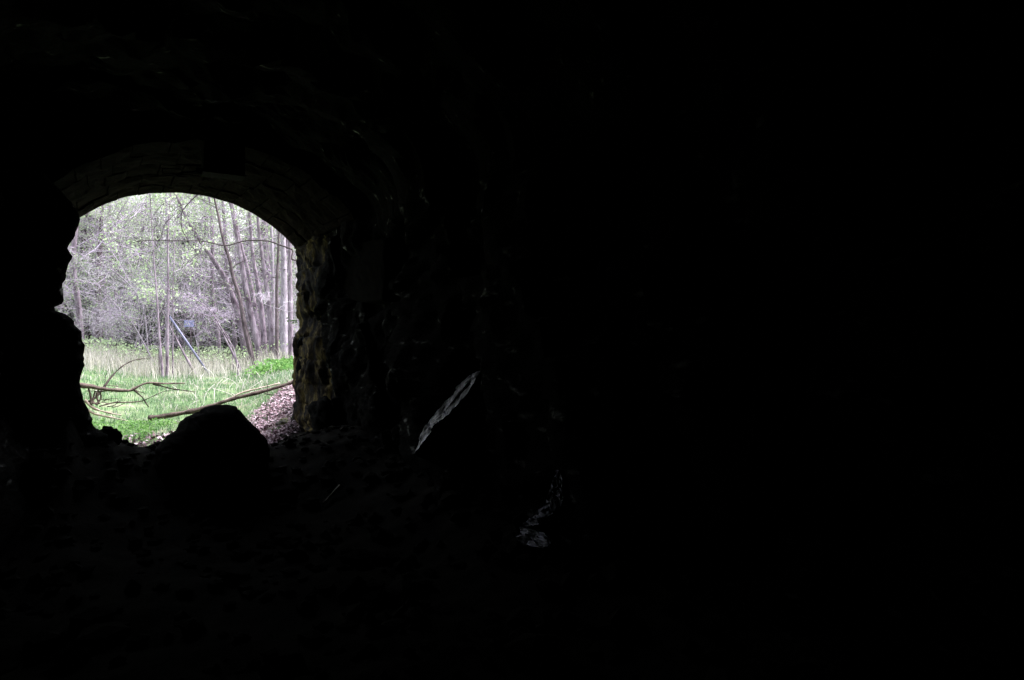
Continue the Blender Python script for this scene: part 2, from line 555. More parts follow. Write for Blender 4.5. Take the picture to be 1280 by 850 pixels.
JAMB = [(-.2, 2.52), (.2, 2.50), (.316, 2.434), (.42, 2.405), (.524, 2.412), (.7, 2.425), (.85, 2.41), (1.05, 2.42), (1.213, 2.423), (1.38, 2.418), (1.55, 2.445),
        (1.70, 2.50), (1.79, 2.502), (1.88, 2.475), (2.018, 2.462), (2.2, 2.475), (2.4, 2.46), (2.594, 2.468), (2.7, 2.455), (2.86, 2.44)]
def jamb():
    mb = MB()
    zs = lin(-.2, 2.86, 130)
    prm = [(8.35 + 1.6 * i / 40, 0) for i in range(41)] + [(9.99, .01), (10.02, .04), (10.04, .1), (10.05, .2), (10.05, .4)]
    for (yy, back) in prm:
        for z in zs:
            e = max(0, yy - 9.0)
            k = 1 - sm(9.7, 9.99, yy)
            course = .45 * (noise.cell(Vector((yy * 1.6 + 3 * math.floor(z / .31), math.floor(z / .31) * 7.3, 1))) - .5) * .09
            joint = .05 * max(0, 1 - abs((z / .31) % 1 - .5) * 2 * 8 / 8 - .86) * 7
            x = lerp_table(JAMB, z) + back + k * (course + .05 * fr(yy * 3, z * 3, 2) + .03) + .03 * fr(yy * 9, z * 7, 4) + .02 * (noise.cell(Vector((yy * 11, z * 5 + yy * 3, 0))) - .5) + .018 * max(0, 1 - abs((z / .31) % 1) * 9) + .12 * sm(9.2, 8.4, yy)
            mb.v.append(Vector((x, yy, z)))
    n = len(zs)
    for j in range(len(prm) - 1):
        for i in range(n - 1):
            a = j * n + i
            mb.f.append((a, a + 1, a + n + 1, a + n))
    tpart(mb, "mossy_jamb", M['moss'])
    # left jamb, mostly behind the rock
    mb = MB()
    zs = lin(-.2, 2.0, 40)
    yy_ = lin(8.6, 10.03, 20)
    for yy in yy_:
        for z in zs:
            mb.v.append(Vector((-.80 + .03 * fr(yy * 3, z * 3, 12), yy, z)))
    for j in range(19):
        for i in range(39):
            a = j * 40 + i
            mb.f.append((a, a + 40, a + 41, a + 1))
    tpart(mb, "plain_jamb", M['facade'])
    # outside face of the portal
    mb = MB()
    con = [(-.80, z) for z in lin(-.4, 1.85, 12)] + [(p[0], p[1] + .004) for p in resample(ARCH, 60)] + [(lerp_table(JAMB, z) + .2, z) for z in lin(2.75, -.3, 16)]
    for k in lin(1.0, 2.9, 12):
        for (x, z) in con:
            X = .85 + (x - .85) * k
            Z = z if z < .2 else .2 + (z - .2) * (1 + (k - 1) * .55)
            mb.v.append(Vector((X, 10.06 + (.03 * fr(X * 2, Z * 2, 3) if k > 1 else -.03), Z)))
    n = len(con)
    for j in range(11):
        for i in range(n - 1):
            a = j * n + i
            mb.f.append((a, a + 1, a + n + 1, a + n))
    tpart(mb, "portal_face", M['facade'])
jamb()

# remnant of plaster on the right wall
def slab_from_px(poly, p0, n, thick, amp=.012, seed=1, den=26):
    """tilted rock plate: outline lies on the plane through p0 with normal n, and has real thickness behind it"""
    n = n.normalized()
    pts = [ray_plane(px, py, p0, n) for px, py in poly]
    c = sum(pts, Vector()) / len(pts)
    m = len(pts)
    dense = []
    for i in range(m):
        a, b = pts[i], pts[(i + 1) % m]
        for k in range(6):
            q = a.lerp(b, k / 6)
            q = q + (q - c).normalized() * .012 * fr(q.y * 12, q.z * 12, seed)
            dense.append(q)
    mb = MB()
    rings = 30
    N = len(dense)
    ax = max((q - c for q in pts), key=lambda d: d.length).normalized()
    ay = n.cross(ax)
    def relief(w):
        a, b = (w - c).dot(ax), (w - c).dot(ay)
        g = fr(a * 5, b * 22, seed, 4) * .8 + fr(a * 16, b * 46, seed + 3, 3) * .35
        return amp * g + .006 * (noise.cell(Vector((a * 5 + b * 3, b * 13, seed))) - .5)
    for r_ in range(rings):
        t = 1 - r_ / rings
        for q in dense:
            w = c.lerp(q, t)
            mb.v.append(w + n * (relief(w) + (.014 if r_ else 0)))
    mb.v.append(c + n * .01)
    for r_ in range(rings - 1):
        for i in range(N):
            a = r_ * N + i; b = r_ * N + (i + 1) % N
            mb.f.append((a, b, b + N, a + N))
    for i in range(N):
        mb.f.append(((rings - 1) * N + i, (rings - 1) * N + (i + 1) % N, rings * N))
    o = len(mb.v)
    for q in dense:
        mb.v.append(c.lerp(q, 1.08) - n * thick)
    for i in range(N):
        mb.f.append((i, o + i, o + (i + 1) % N, (i + 1) % N))
    mb.f.append(tuple(o + i for i in range(N)))
    return mb

mb = slab_from_px([(430, 318), (452, 302), (482, 298), (481, 345), (480, 376), (455, 378), (436, 374), (428, 350)], Vector((2.50, 6.9, 2.2)), Vector((-1, 0.05, .02)), .2, .01, 5)
tpart(mb, "plaster_patch", M['plaster'])

# ------------------------------------------------------------------ rocks in the tunnel
def thing_mesh(mb, name, m, label, cat, group=None, smooth=True, kind=None):
    c = sum(mb.v, Vector()) / len(mb.v)
    z0 = min(v.z for v in mb.v)
    base = Vector((c.x, c.y, z0))
    mb.v = [v - base for v in mb.v]
    o = mb.build(name, m, None, smooth, base)
    return tag(o, label, cat, group, kind)

# central boulder: outline given at its own distance, round in depth
BPX = [(196, 562), (204, 555), (208, 547), (214, 543), (220, 539), (227, 530), (235, 521), (243, 517), (251, 515), (258, 510), (266, 507), (279, 505), (292, 508),
       (299, 513), (305, 519), (308, 524), (312, 529), (318, 535), (323, 539), (327, 545), (330, 552), (333, 562), (335, 590), (320, 612), (270, 622), (215, 615), (192, 590)]
def boulder():
    yb = 6.9
    pts = [P(a, b, yb) for a, b in BPX]
    c = P(266, 570, yb)
    mb = MB()
    dense = []
    for i in range(len(pts)):
        for k in range(4):
            dense.append(pts[i].lerp(pts[(i + 1) % len(pts)], k / 4))
    N = len(dense)
    rings = 23
    for j in range(rings):
        ph = math.pi * (j + .5) / rings
        s, cc = math.sin(ph), math.cos(ph)
        for q in dense:
            d = q - c
            w = c + d * (s ** .8) + Vector((0, cc * .55, 0))
            k = abs(cc) ** .5
            w += d.normalized() * .05 * fr(w.x * 3, w.y * 3, w.z * 3) * k + d.normalized() * (.012 * fr(w.x * 18, w.y * 18, w.z * 18) + .02 * fr(w.x * 6, w.y * 6, w.z * 6))
            mb.v.append(w)
    for j in range(rings - 1):
        for i in range(N):
            a = j * N + i; b = j * N + (i + 1) % N
            mb.f.append((a, b, b + N, a + N))
    mb.f.append(tuple(range(N)))
    mb.f.append(tuple((rings - 1) * N + i for i in range(N))[::-1])
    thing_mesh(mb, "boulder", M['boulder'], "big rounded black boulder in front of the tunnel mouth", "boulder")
boulder()

def rock_at(px, py, Y, rx, ry, rz, seed, m, label, name="rock", group=None, amp=.25, cat="rock"):
    c = P(px, py, Y)
    mb = blob(c, rx, ry, rz, seed, 4, amp)
    return thing_mesh(mb, name, M[m], label, cat, group)

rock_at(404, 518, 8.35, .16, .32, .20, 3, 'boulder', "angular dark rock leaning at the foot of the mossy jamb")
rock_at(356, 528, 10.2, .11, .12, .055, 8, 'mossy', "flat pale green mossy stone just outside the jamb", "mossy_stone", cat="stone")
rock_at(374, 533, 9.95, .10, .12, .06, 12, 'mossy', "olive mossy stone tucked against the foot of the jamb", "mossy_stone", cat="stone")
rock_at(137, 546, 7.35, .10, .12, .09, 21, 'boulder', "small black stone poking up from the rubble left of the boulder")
n_sl = Vector((-.92, .04, .40))
mb = slab_from_px([(604, 461), (592, 466), (568, 487), (551, 506), (536, 528), (527, 545), (520, 569), (526, 560), (540, 536), (556, 524), (575, 506), (590, 488)],
                  Vector((2.34, 4.80, 1.0)), n_sl, .45, .012, 2)
thing_mesh(mb, "rock_slab", M['slab'], "long slanting wet grey rock slab shining on the right wall", "rock slab")
p0 = Vector((2.30, 3.45, .42))
wet = MB()
for poly, nn, sd in (([(699, 587), (706, 592), (712, 617), (705, 632), (690, 640), (684, 628), (692, 606)], Vector((-.93, .05, .38)), 3),
                     ([(688, 630), (697, 634), (690, 645), (676, 655), (664, 660), (652, 658), (664, 644)], Vector((-.92, .03, .42)), 4),
                     ([(650, 660), (666, 661), (686, 668), (690, 680), (684, 688), (664, 683), (648, 676)], Vector((-.88, .08, .50)), 6)):
    q = slab_from_px(poly, p0, nn, .30, .03, sd)
    wet.add(q.v, q.f)
thing_mesh(wet, "wet_rock", M['glint'], "jagged wet rock with bright white glints low on the right wall", "rock")

# loose rubble: one mass
def rubble():
    mb = MB()
    bm = bmesh.new()
    bmesh.ops.create_icosphere(bm, subdivisions=1, radius=1)
    bv = [v.co.copy() for v in bm.verts]
    bf = [tuple(v.index for v in f.verts) for f in bm.faces]
    bm.free()
    for k in range(1500):
        y = R.uniform(-1, 9.9)
        x = R.uniform(-.6, 2.75)
        if y > 8.2 and .1 < x < 2.0 and R.random() < .6: continue
        s = R.uniform(.015, .06) * (1.0 if R.random() < .85 else 2.0)
        if x > 2.1 and y < 9: s *= 1.5
        if 6.8 < y < 8.2: s = min(s, .045)
        if y < 2 and abs(x) < .6: s = min(s, .04)
        z = floor_h(x, y)
        sd = R.random() * 50
        ax = (s * R.uniform(.7, 1.4), s * R.uniform(.7, 1.4), s * R.uniform(.35, .8))
        rot = R.random() * 6.28
        vs_ = []
        for v in bv:
            kk = 1 + .8 * noise.noise(v * 1.9 + Vector((sd, 0, 0)))
            a, b, c = v.x * ax[0] * kk, v.y * ax[1] * kk, v.z * ax[2] * kk
            vs_.append(Vector((x + a * math.cos(rot) - b * math.sin(rot), y + a * math.sin(rot) + b * math.cos(rot), z + c + ax[2] * .3)))
        mb.add(vs_, bf)
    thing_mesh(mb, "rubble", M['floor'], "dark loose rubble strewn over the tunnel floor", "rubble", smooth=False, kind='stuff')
rubble()

def chain_thing(name, pts, r0, r1, m, label, cat, n=7, group=None, wob=.15):
    """smooth wandering stick through the points"""
    P_ = catmull(pts, 6)
    rad = [(r0 + (r1 - r0) * i / (len(P_) - 1)) * (1 + wob * noise.noise(P_[i] * 6)) for i in range(len(P_))]
    mb = MB()
    mb.tube(P_, rad, n)
    return thing_mesh(mb, name, M[m], label, cat, group)

def catmull(pts, k=5):
    pts = [Vector(p) for p in pts]
    if len(pts) < 3:
        return [pts[0].lerp(pts[-1], i / k) for i in range(k + 1)]
    e = [pts[0] * 2 - pts[1]] + pts + [pts[-1] * 2 - pts[-2]]
    out = []
    for i in range(1, len(e) - 2):
        a, b, c, d = e[i - 1:i + 3]
        for j in range(k):
            t = j / k
            out.append(.5 * ((2 * b) + (c - a) * t + (2 * a - 5 * b + 4 * c - d) * t * t + (-a + 3 * b - 3 * c + d) * t ** 3))
    out.append(pts[-1])
    return out

def floor_px(px, py, lift=.0):
    """where the line of sight meets the tunnel floor"""
    d = ray(px, py)
    t = 1.0
    while t < 14:
        p = Vector((0, 0, EYE)) + d * t
        if p.z <= floor_h(p.x, p.y) + lift: return p
        t += .02
    return Vector((0, 0, EYE)) + d * 6
a_, b_ = floor_px(404, 630, .03), floor_px(425, 607, .06)
chain_thing("stick", [a_, b_], .012, .014, 'deadwood_p', "straight grey stick lying on the dark floor beyond the shorter splinter", "stick")
a_, b_ = floor_px(391, 629, .03), floor_px(398, 623, .03)
chain_thing("wood_splinter", [a_, b_], .007, .006, 'deadwood_p', "short pale splinter of wood on the dark floor beside a longer stick", "stick")

# ------------------------------------------------------------------ iron box and bracket under the vault
def box_mb(c, sx, sy, sz, bev=.01):
    bm = bmesh.new()
    bmesh.ops.create_cube(bm, size=1)
    for v in bm.verts:
        v.co = Vector((v.co.x * sx, v.co.y * sy, v.co.z * sz))
    bmesh.ops.bevel(bm, geom=bm.edges[:], offset=bev, segments=2, affect='EDGES')
    bm.verts.index_update()
    mb = MB()
    mb.add([Vector(c) + v.co for v in bm.verts], [tuple(v.index for v in f.verts) for f in bm.faces])
    bm.free()
    return mb
c0 = P(279, 199, 7.0)
bx = empty("iron_box", c0, "square black iron box hanging under the crown of the vault", "box")
box_mb((0, 0, 0), .36, .22, .30).build("housing", M['iron'], bx)
box_mb((0, 0, -.158), .38, .24, .014, .004).build("bottom_flange", M['iron'], bx)
for sx in (-.12, .12):
    m_ = MB(); m_.tube([(sx, 0, .14), (sx, 0, .62)], .012, 8); m_.build("hanger_rod", M['iron'], bx)
pa, pb, pm = P(187, 219, 7.0), P(306, 213, 7.0), P(250, 215, 7.0)
br = empty("iron_bracket", pm, "long thin rusty iron bar with a rectangular loop under the vault", "bracket")
m_ = MB(); m_.tube([P(226, 216, 7.0) - pm, P(262, 213, 7.0) - pm, P(306, 215, 7.0) - pm], .010, 8); m_.tube([P(187, 221, 7.0) - pm, P(262, 216.5, 7.0) - pm], .006, 6); m_.build("bar", M['rust'], br)
m_ = MB()
lp = [P(203, 211, 7.0) - pm, P(227, 211.5, 7.0) - pm, P(229, 217.5, 7.0) - pm, P(203, 217.5, 7.0) - pm, P(203, 211, 7.0) - pm]
m_.tube(lp, .006, 6)
m_.build("loop", M['rust'], br)
box_mb((P(252, 214, 7.0) - pm), .10, .06, .05, .006).build("clamp", M['iron'], br)

# ------------------------------------------------------------------ litter, grass, herbs
def in_wedge(x, y, m0=1.2, m1=1.4):
    return -.06 * y - m0 < x < .28 * y + m1

def litter():
    mb = MB()
    for k in range(16000):
        y = R.uniform(9.6, 13.4)
        x = R.uniform(1.2, 4.0)
        # litter lies up the bank between the jamb and the fallen log
        lim = 12.9 - (2.9 - x) * .55
        if y > lim + R.gauss(0, .15): continue
        if x < 1.75 + (y - 10) * .25 + R.gauss(0, .1): continue
        z = out_h(x, y) if y > 10.2 else floor_h(x, y)
        n_ = Vector((R.gauss(0, .5), R.gauss(-.3, .5), 1)).normalized()
        s = R.uniform(.018, .042)
        d = n_.orthogonal()
        an = R.random() * 6.28
        d = (d * math.cos(an) + n_.cross(d) * math.sin(an)).normalized()
        w = n_.cross(d)
        p = Vector((x, y, z + R.uniform(.005, .05)))
        mb.add([p, p + d * s + w * s * .55 + n_ * s * .25, p + d * 2 * s, p + d * s - w * s * .55 + n_ * s * .2], [(0, 1, 2), (0, 2, 3)])
    for k in range(1300):
        y = R.uniform(9.4, 11.6); x = R.uniform(-.2, 2.2)
        z = out_h(x, y) if y > 10.2 else floor_h(x, y)
        p = Vector((x, y, z + .015))
        mb.leaf(p, R.uniform(.04, .08), Vector((R.gauss(0, 1), R.gauss(0, 1), .2)))
    thing_mesh(mb, "leaf_litter", M['litter'], "mauve brown dead leaves covering the bank beside the jamb", "leaf litter", smooth=False, kind='stuff')
litter()

def blades(name, mat, label, n, yr, xr, hr, wr, cond=None, lean=.35, cat="grass"):
    mb = MB()
    k = 0
    tries = 0
    while k < n and tries < n * 12:
        tries += 1
        y = yr[0] + (yr[1] - yr[0]) * R.random() ** 1.0
        x = R.uniform(*xr)
        if not in_wedge(x, y, 1.6, 2.2): continue
        if cond and not cond(x, y): continue
        h = R.uniform(*hr)
        a = R.random() * 6.28
        w = R.uniform(*wr)
        b = R.random() * 6.28
        L = h * R.uniform(0, lean) * 1.5
        p = Vector((x, y, out_h(x, y) - .01))
        t = Vector((math.cos(a) * w, math.sin(a) * w, 0))
        l1 = Vector((math.cos(b) * L * .35, math.sin(b) * L * .35, h * .6))
        l2 = Vector((math.cos(b) * L, math.sin(b) * L, h))
        mb.add([p - t, p + t, p + l1 + t * .7, p + l1 - t * .7, p + l2], [(0, 1, 2, 3), (3, 2, 4)])
        k += 1
    thing_mesh(mb, name, M[mat], label, cat, smooth=False, kind='stuff')

blades("meadow_grass", 'grass', "fresh green grass of the meadow outside the tunnel", 34000, (11.2, 23), (-3, 9), (.03, .13), (.003, .007),
       lambda x, y: (x < 1.9 + (y - 10) * .33 or y > 13.6) and fr(x * .9, y * .9, 3) > -.42 + R.uniform(-.2, .2) + .3 * sm(12.6, 11, y))
blades("dry_grass", 'straw', "tall pale dry grass along the edge of the wood", 15000, (19.5, 26), (-4, 11), (.12, .55), (.004, .009),
       lambda x, y: R.random() < sm(19, 23, y) * (1.0 if x < 3.2 else .4))
blades("straw_tufts", 'straw', "short bleached grass tufts among the green meadow", 6500, (11.3, 22), (-3, 9), (.04, .16), (.003, .007),
       lambda x, y: fr(x * 1.2 + 9, y * 1.2, 3) > .0 or x > 1.6 + (y - 10) * .2, lean=1.2)

def herbs(name, label, n, fn, size, hmax, mat='herb'):
    mb = MB()
    for k in range(n):
        x, y = fn()
        z = out_h(x, y)
        h = R.uniform(.02, hmax)
        mb.leaf(Vector((x, y, z + h)), R.uniform(*size), Vector((R.gauss(0, 1), R.gauss(0, 1), R.uniform(-.2, .7))), .5)
    thing_mesh(mb, name, M[mat], label, "plants", smooth=False, kind='stuff')
cl1 = [(R.uniform(-.3, 1.0), R.uniform(11.0, 12.6)) for _ in range(34)]
def f1():
    c = R.choice(cl1); return c[0] + R.gauss(0, .07), c[1] + R.gauss(0, .09)
herbs("ground_elder", "low leafy green weeds under the dead branches", 1700, f1, (.02, .05), .12)
def f2():
    while True:
        x, y = R.gauss(4.75, .45), R.gauss(19.3, .7)
        if fr(x * 1.5, y * 1.5, 0) > -.35: return x, y
herbs("nettle_patch", "bright yellow green leafy patch at the foot of the right hand trunks", 4200, f2, (.05, .11), .24)
def f3():
    x = R.uniform(-1.5, 7); return x, R.uniform(22.5, 26)
herbs("bramble_leaves", "pale green undergrowth leaves in front of the wood", 4500, f3, (.04, .09), .6, 'leaf')

def stalks():
    mb = MB()
    for k in range(45):
        px = R.uniform(215, 345); 
        y = R.uniform(14, 19)
        x = P(px, 480, y).x
        z = out_h(x, y)
        h = R.uniform(.15, .55); a = R.gauss(0, .5)
        p = Vector((x, y, z))
        mb.tube(catmull([p, p + Vector((a * h * .3, R.gauss(0, .1) * h, h * .6)), p + Vector((a * h * 1.1, R.gauss(0, .2) * h, h))], 3), .0042, 4)
    thing_mesh(mb, "dead_stalks", M['stalk'], "thin bleached plant stalks leaning in the meadow", "stalks", smooth=False, kind='stuff')
stalks()

# ------------------------------------------------------------------ dead branches and the log
YB = 13.0
def pc(l, Y=YB, dy=0):
    return [P(a, b, Y + dy * i / max(1, len(l) - 1)) for i, (a, b) in enumerate(l)]
base = P(112, 505, YB)
db = empty("dead_branch", base, "forked dead branch lying across the grass at the left", "branch")
def bpart(name, l, r0, r1, m, Y=YB, dy=0, nn=7):
    pts = catmull([p - base for p in pc(l, Y, dy)], 6)
    rad = [(r0 + (r1 - r0) * i / (len(pts) - 1)) * (1 + .5 * noise.noise(pts[i] * 9)) for i in range(len(pts))]
    m_ = MB(); m_.tube(pts, rad, nn)
    return m_.build(name, M[m], db, True)
bpart("limb", [(90, 479), (103, 482), (114, 483), (122, 485), (137, 487), (152, 488), (163, 488), (171, 484), (181, 479.5), (190, 478.5), (205, 479.5), (231, 479)], .040, .012, 'deadwood')
bpart("limb", [(191, 480), (200, 482), (215, 486), (230, 488), (244, 490)], .016, .006, 'deadwood_d')
bpart("limb", [(168, 488), (174, 493), (179, 498), (182, 503), (186, 509)], .016, .008, 'deadwood_d')
bpart("limb", [(110, 503), (119, 497), (127, 488), (134, 478), (140, 470), (150, 460), (161, 453), (173, 449), (188, 448.5)], .022, .007, 'deadwood_d', dy=.6)
bpart("limb", [(124, 508), (135, 505), (145, 503), (160, 503), (176, 501.5), (185, 498), (194, 494), (203, 490), (212, 488)], .013, .006, 'deadwood')
bpart("limb", [(106, 500), (112, 506), (119, 511), (128, 514), (140, 517), (152, 519)], .030, .008, 'deadwood_p')
bpart("limb", [(108, 512), (118, 517), (130, 520), (145, 523), (162, 527)], .022, .010, 'deadwood_p')
for l in ([(124, 505), (121, 495), (124, 484)], [(114, 505), (113, 494), (110, 484)], [(120, 506), (126, 498), (125, 490)], [(117, 505), (116, 500), (119, 489)]):
    bpart("bark_strip", l, .024, .010, 'deadwood')
bpart("twig", [(131, 478), (132, 470), (134, 465), (136, 461)], .006, .004, 'deadwood_d')
bpart("twig", [(148, 483), (138, 482), (128, 481)], .007, .004, 'deadwood_d')
bpart("twig", [(166, 487), (176, 490), (182, 492)], .010, .004, 'deadwood')
for k in range(9):
    a, b = R.uniform(106, 150), R.uniform(484, 512)
    dx_, dy_ = R.uniform(8, 26), R.uniform(-9, 9)
    bpart("twig", [(a, b), (a + dx_ * .5, b + dy_ * .5 + R.uniform(-3, 3)), (a + dx_, b + dy_)], .008, .003, R.choice(('deadwood', 'deadwood_d')))
# log on the bank
base = P(260, 512, 12.6)
db = empty("fallen_log", base, "long straight dead trunk sloping up the bank behind the boulder", "log")
bpart("trunk", [(186, 523), (210, 519.5), (240, 514), (262, 508), (290, 499), (333, 488), (350, 483), (372, 476)], .046, .026, 'deadwood', Y=12.9, dy=-.6, nn=10)
bpart("twig", [(334, 491), (334, 486), (334, 480)], .008, .005, 'deadwood_d', Y=12.4)
bpart("twig", [(331, 492), (345, 494), (362, 492)], .010, .006, 'deadwood_d', Y=12.3)
bpart("twig", [(236, 512), (232, 507)], .006, .004, 'deadwood_p', Y=12.8)
base = P(280, 500, 13.2)
db = empty("yellow_branch", base, "slim yellowish dead branch just above the fallen log", "branch")
bpart("limb", [(274, 504), (290, 497), (302, 491), (325, 485), (350, 479)], .02, .012, 'deadwood_p', Y=13.2)

# ------------------------------------------------------------------ pole and panel
yp = 21.0
base = P(262, 466, yp)
po = empty("leaning_pole", base, "slim blue grey steel pole leaning in the undergrowth", "pole")
m_ = MB(); m_.tube([P(211.5, 395, yp) - base, P(266, 475, yp) - base], .030, 10); m_.build("tube", M['pole'], po, True)
m_ = MB(); q = P(211.5, 395, yp) - base; m_.tube([q + Vector((0, 0, -.02)), q + Vector((-.03, 0, .03))], .036, 10); m_.build("end_cap", M['iron'], po)
c1 = P(236.5, 404.5, 24)
sg = empty("small_panel", c1, "small pale blue rectangular panel seen between the trees", "sign")
box_mb((0, 0, 0), .30, .02, .22, .004).build("plate", M['panel'], sg)
m_ = MB(); m_.tube([(.05, .03, .1), (.05, .03, -(c1.z - out_h(c1.x, 24)) - .1)], .02, 8); m_.build("post", M['bark_d'], sg)

# ------------------------------------------------------------------ trees
def grow(tw, lf, p, d, L, r, lvl, maxl, leafz, gravity, leafn, spread=.9, lsize=.05, base_z=0):
    n = 4 if lvl < 2 else 3
    pts, rad = [p.copy()], [r]
    q = p.copy(); dd = d.copy()
    for i in range(n):
        dd = (dd + Vector((R.gauss(0, .16), R.gauss(0, .16), R.gauss(0, .12) + gravity * (i + 1) / n))).normalized()
        q = q + dd * (L / n)
        pts.append(q.copy()); rad.append(max(.0022, r * (1 - .75 * (i + 1) / n)))
    tw.tube(pts, rad, 4 if lvl == 0 else 3, cap=False)
    if lvl < maxl:
        kids = (7, 5, 4)[min(lvl, 2)]
        for k in range(kids):
            t = R.uniform(.2, 1.0)
            f = t * n; i = min(n - 1, int(f))
            s = pts[i].lerp(pts[i + 1], f - i)
            ax = (pts[i + 1] - pts[i]).normalized()
            side = ax.orthogonal().normalized()
            an = R.random() * 6.28
            side = side * math.cos(an) + ax.cross(side) * math.sin(an)
            nd = (ax + side * spread * R.uniform(.6, 1.3)).normalized()
            grow(tw, lf, s, nd, L * R.uniform(.38, .6), max(.003, r * .5), lvl + 1, maxl, leafz, gravity, leafn, spread, lsize)
    if lf is not None and lvl >= maxl - 1:
        for k in range(leafn):
            s = pts[R.randrange(1, len(pts))]
            if s.z < leafz + R.gauss(0, .8): continue
            lf.leaf(s + Vector((R.gauss(0, .06), R.gauss(0, .06), R.gauss(0, .05))), lsize * R.uniform(.7, 1.4))

def tree_parts(root, h, r, lean, nb, z0, maxl=2, L0=2.4, leafz=2.5, leafn=3, bark='bark_m', twig='twig_m', leaf='leaf', grav=.05, path=None, lsize=.06, stubs=0, up=.35):
    """trunk, branches and foliage of one tree, each a mesh of its own"""
    if path is None:
        path = [Vector((0, 0, -.15))]
        n = 8
        for i in range(1, n + 1):
            t = i / n
            path.append(Vector((lean[0] * t * h + R.gauss(0, .03) * h / 8, lean[1] * t * h + R.gauss(0, .03) * h / 8, t * h)))
        path = catmull(path, 3)
    m = len(path)
    rad = [max(.006, r * (1.12 - .95 * (i / (m - 1)) ** .9) * (1 + .07 * noise.noise(path[i] * 2.2))) for i in range(m)]
    rad[0] *= 1.35
    tr = MB(); tr.tube(path, rad, 10)
    for k in range(stubs):
        i = R.randrange(2, max(3, int(m * .5)))
        a = R.random() * 6.28
        dv = Vector((math.cos(a), math.sin(a), .1))
        tr.tube([path[i], path[i] + dv * (rad[i] + R.uniform(.03, .12))], .014, 5)
    tr.build("trunk", M[bark], root, True)
    tw, lf = MB(), (MB() if leafn else None)
    for k in range(nb):
        t = R.uniform(0, 1)
        zz = z0 + (h * .98 - z0) * t
        i = min(range(m), key=lambda j: abs(path[j].z - zz))
        a = R.random() * 6.28
        fl = 1 - .6 * t
        d = Vector((math.cos(a), math.sin(a), R.gauss(up, .25))).normalized()
        L = L0 * fl * R.uniform(.6, 1.25)
        grow(tw, lf, path[i], d, L, max(.005, rad[i] * .26), 0, maxl, leafz, grav, leafn, lsize=lsize)
    tw.build("branches", M[twig], root)
    if lf and lf.v:
        lf.build("foliage", M[leaf], root)

def copy_tree(o, loc, rz, sc, label, group):
    c = o.copy(); COL.objects.link(c)
    for ch in list(o.children):
        k = ch.copy(); COL.objects.link(k); k.parent = c
    c.location = loc; c.rotation_euler = (0, 0, rz); c.scale = (sc, sc, sc)
    c['label'] = label
    if group: c['group'] = group
    return c

# trunks one can tell apart, each on its own path
def px_tree(name, label, pxl, Y, r0, bark, twig, nb, z0, leafn=2, cat="tree", topz=10, stubs=0, L0=1.6, leaf='leaf', maxl=2, extend=True, group=None, leafz=2.5, dy=0):
    pts = [P(a, b, Y + dy * i / len(pxl)) for i, (a, b) in enumerate(pxl)][::-1]
    gz = out_h(pts[0].x, Y)
    b0 = Vector((pts[0].x + (pts[0].x - pts[1].x) * .0, pts[0].y, gz))
    if pts[0].z > gz: pts = [Vector((pts[0].x, pts[0].y, gz - .1))] + pts
    if extend and pts[-1].z < topz:
        d = (pts[-1] - pts[-2]).normalized()
        d = (d + Vector((0, 0, .5))).normalized()
        s = (topz - pts[-1].z) / max(.3, d.z)
        pts.append(pts[-1] + d * s * .5 + Vector((R.gauss(0, .1), R.gauss(0, .1), 0)))
        pts.append(pts[-1] + (d + Vector((0, 0, .2))).normalized() * s * .5)
    root = empty(name, b0, label, cat, group)
    path = catmull([p - b0 for p in pts], 4)
    hh = max(p.z for p in path)
    tree_parts(root, hh, r0, (0, 0), nb, z0, maxl, L0, leafz, leafn, bark, twig, leaf, path=path, stubs=stubs)
    return root

px_tree("leaning_tree", "thick mauve trunk leaning left, leftmost of the trunk group at the right", [(232, 270), (245, 293), (262, 318), (275, 338), (286, 358), (298, 395), (305, 430), (311, 460)], 24, .115, 'bark_m', 'twig_m', 16, 4, stubs=14)
px_tree("slender_tree", "slender dark brown trunk crossing in front of the leaning mauve trunk", [(266, 235), (269, 252), (273, 270), (279, 300), (287, 325), (291, 345), (300, 375), (306, 410), (313, 440), (318, 460)], 21.5, .075, 'bark_d', 'twig_d', 10, 4.5, leafn=1, stubs=8)
px_tree("mauve_tree", "mauve trunk curving up just behind the slender dark trunk", [(286, 245), (290, 262), (294, 285), (299, 310), (303, 335), (308, 365), (315, 400), (322, 430), (326, 458)], 23, .105, 'bark_m', 'twig_m', 14, 4, stubs=14)
px_tree("mauve_tree", "straight mauve trunk in the middle of the right hand group", [(312, 270), (316, 320), (323, 360), (328, 400), (332, 456)], 23.6, .09, 'bark_m', 'twig_m', 12, 4, stubs=14)
px_tree("mauve_tree", "mauve trunk beside the narrow dark straight one, on its left", [(322, 270), (329, 330), (336, 380), (339, 420), (340, 455)], 23, .09, 'bark_m', 'twig_m', 12, 4, stubs=14)
px_tree("dark_tree", "narrow dark vertical trunk between paler mauve trunks near the jamb", [(349, 270), (348, 310), (346, 360), (346, 408), (346, 452)], 21.8, .065, 'bark_d', 'twig_d', 8, 4.5, leafn=1, stubs=6)
px_tree("pale_tree", "broad pale lilac trunk right of the narrow dark one", [(351, 250), (354, 300), (355, 350), (355, 400), (355, 452)], 22.8, .125, 'bark_p', 'twig_p', 12, 4, stubs=16)
px_tree("pale_tree", "pale trunk nearest the mossy jamb at the edge of the opening", [(362, 260), (362, 310), (363, 360), (363, 410), (364, 450)], 22.2, .10, 'bark_m', 'twig_p', 10, 4, stubs=12)
px_tree("mauve_tree", "mauve trunk with many dark knots between two straight mauve ones", [(300, 300), (308, 330), (316, 370), (322, 410), (325, 455)], 24.6, .10, 'bark_m', 'twig_m', 10, 4, stubs=14)
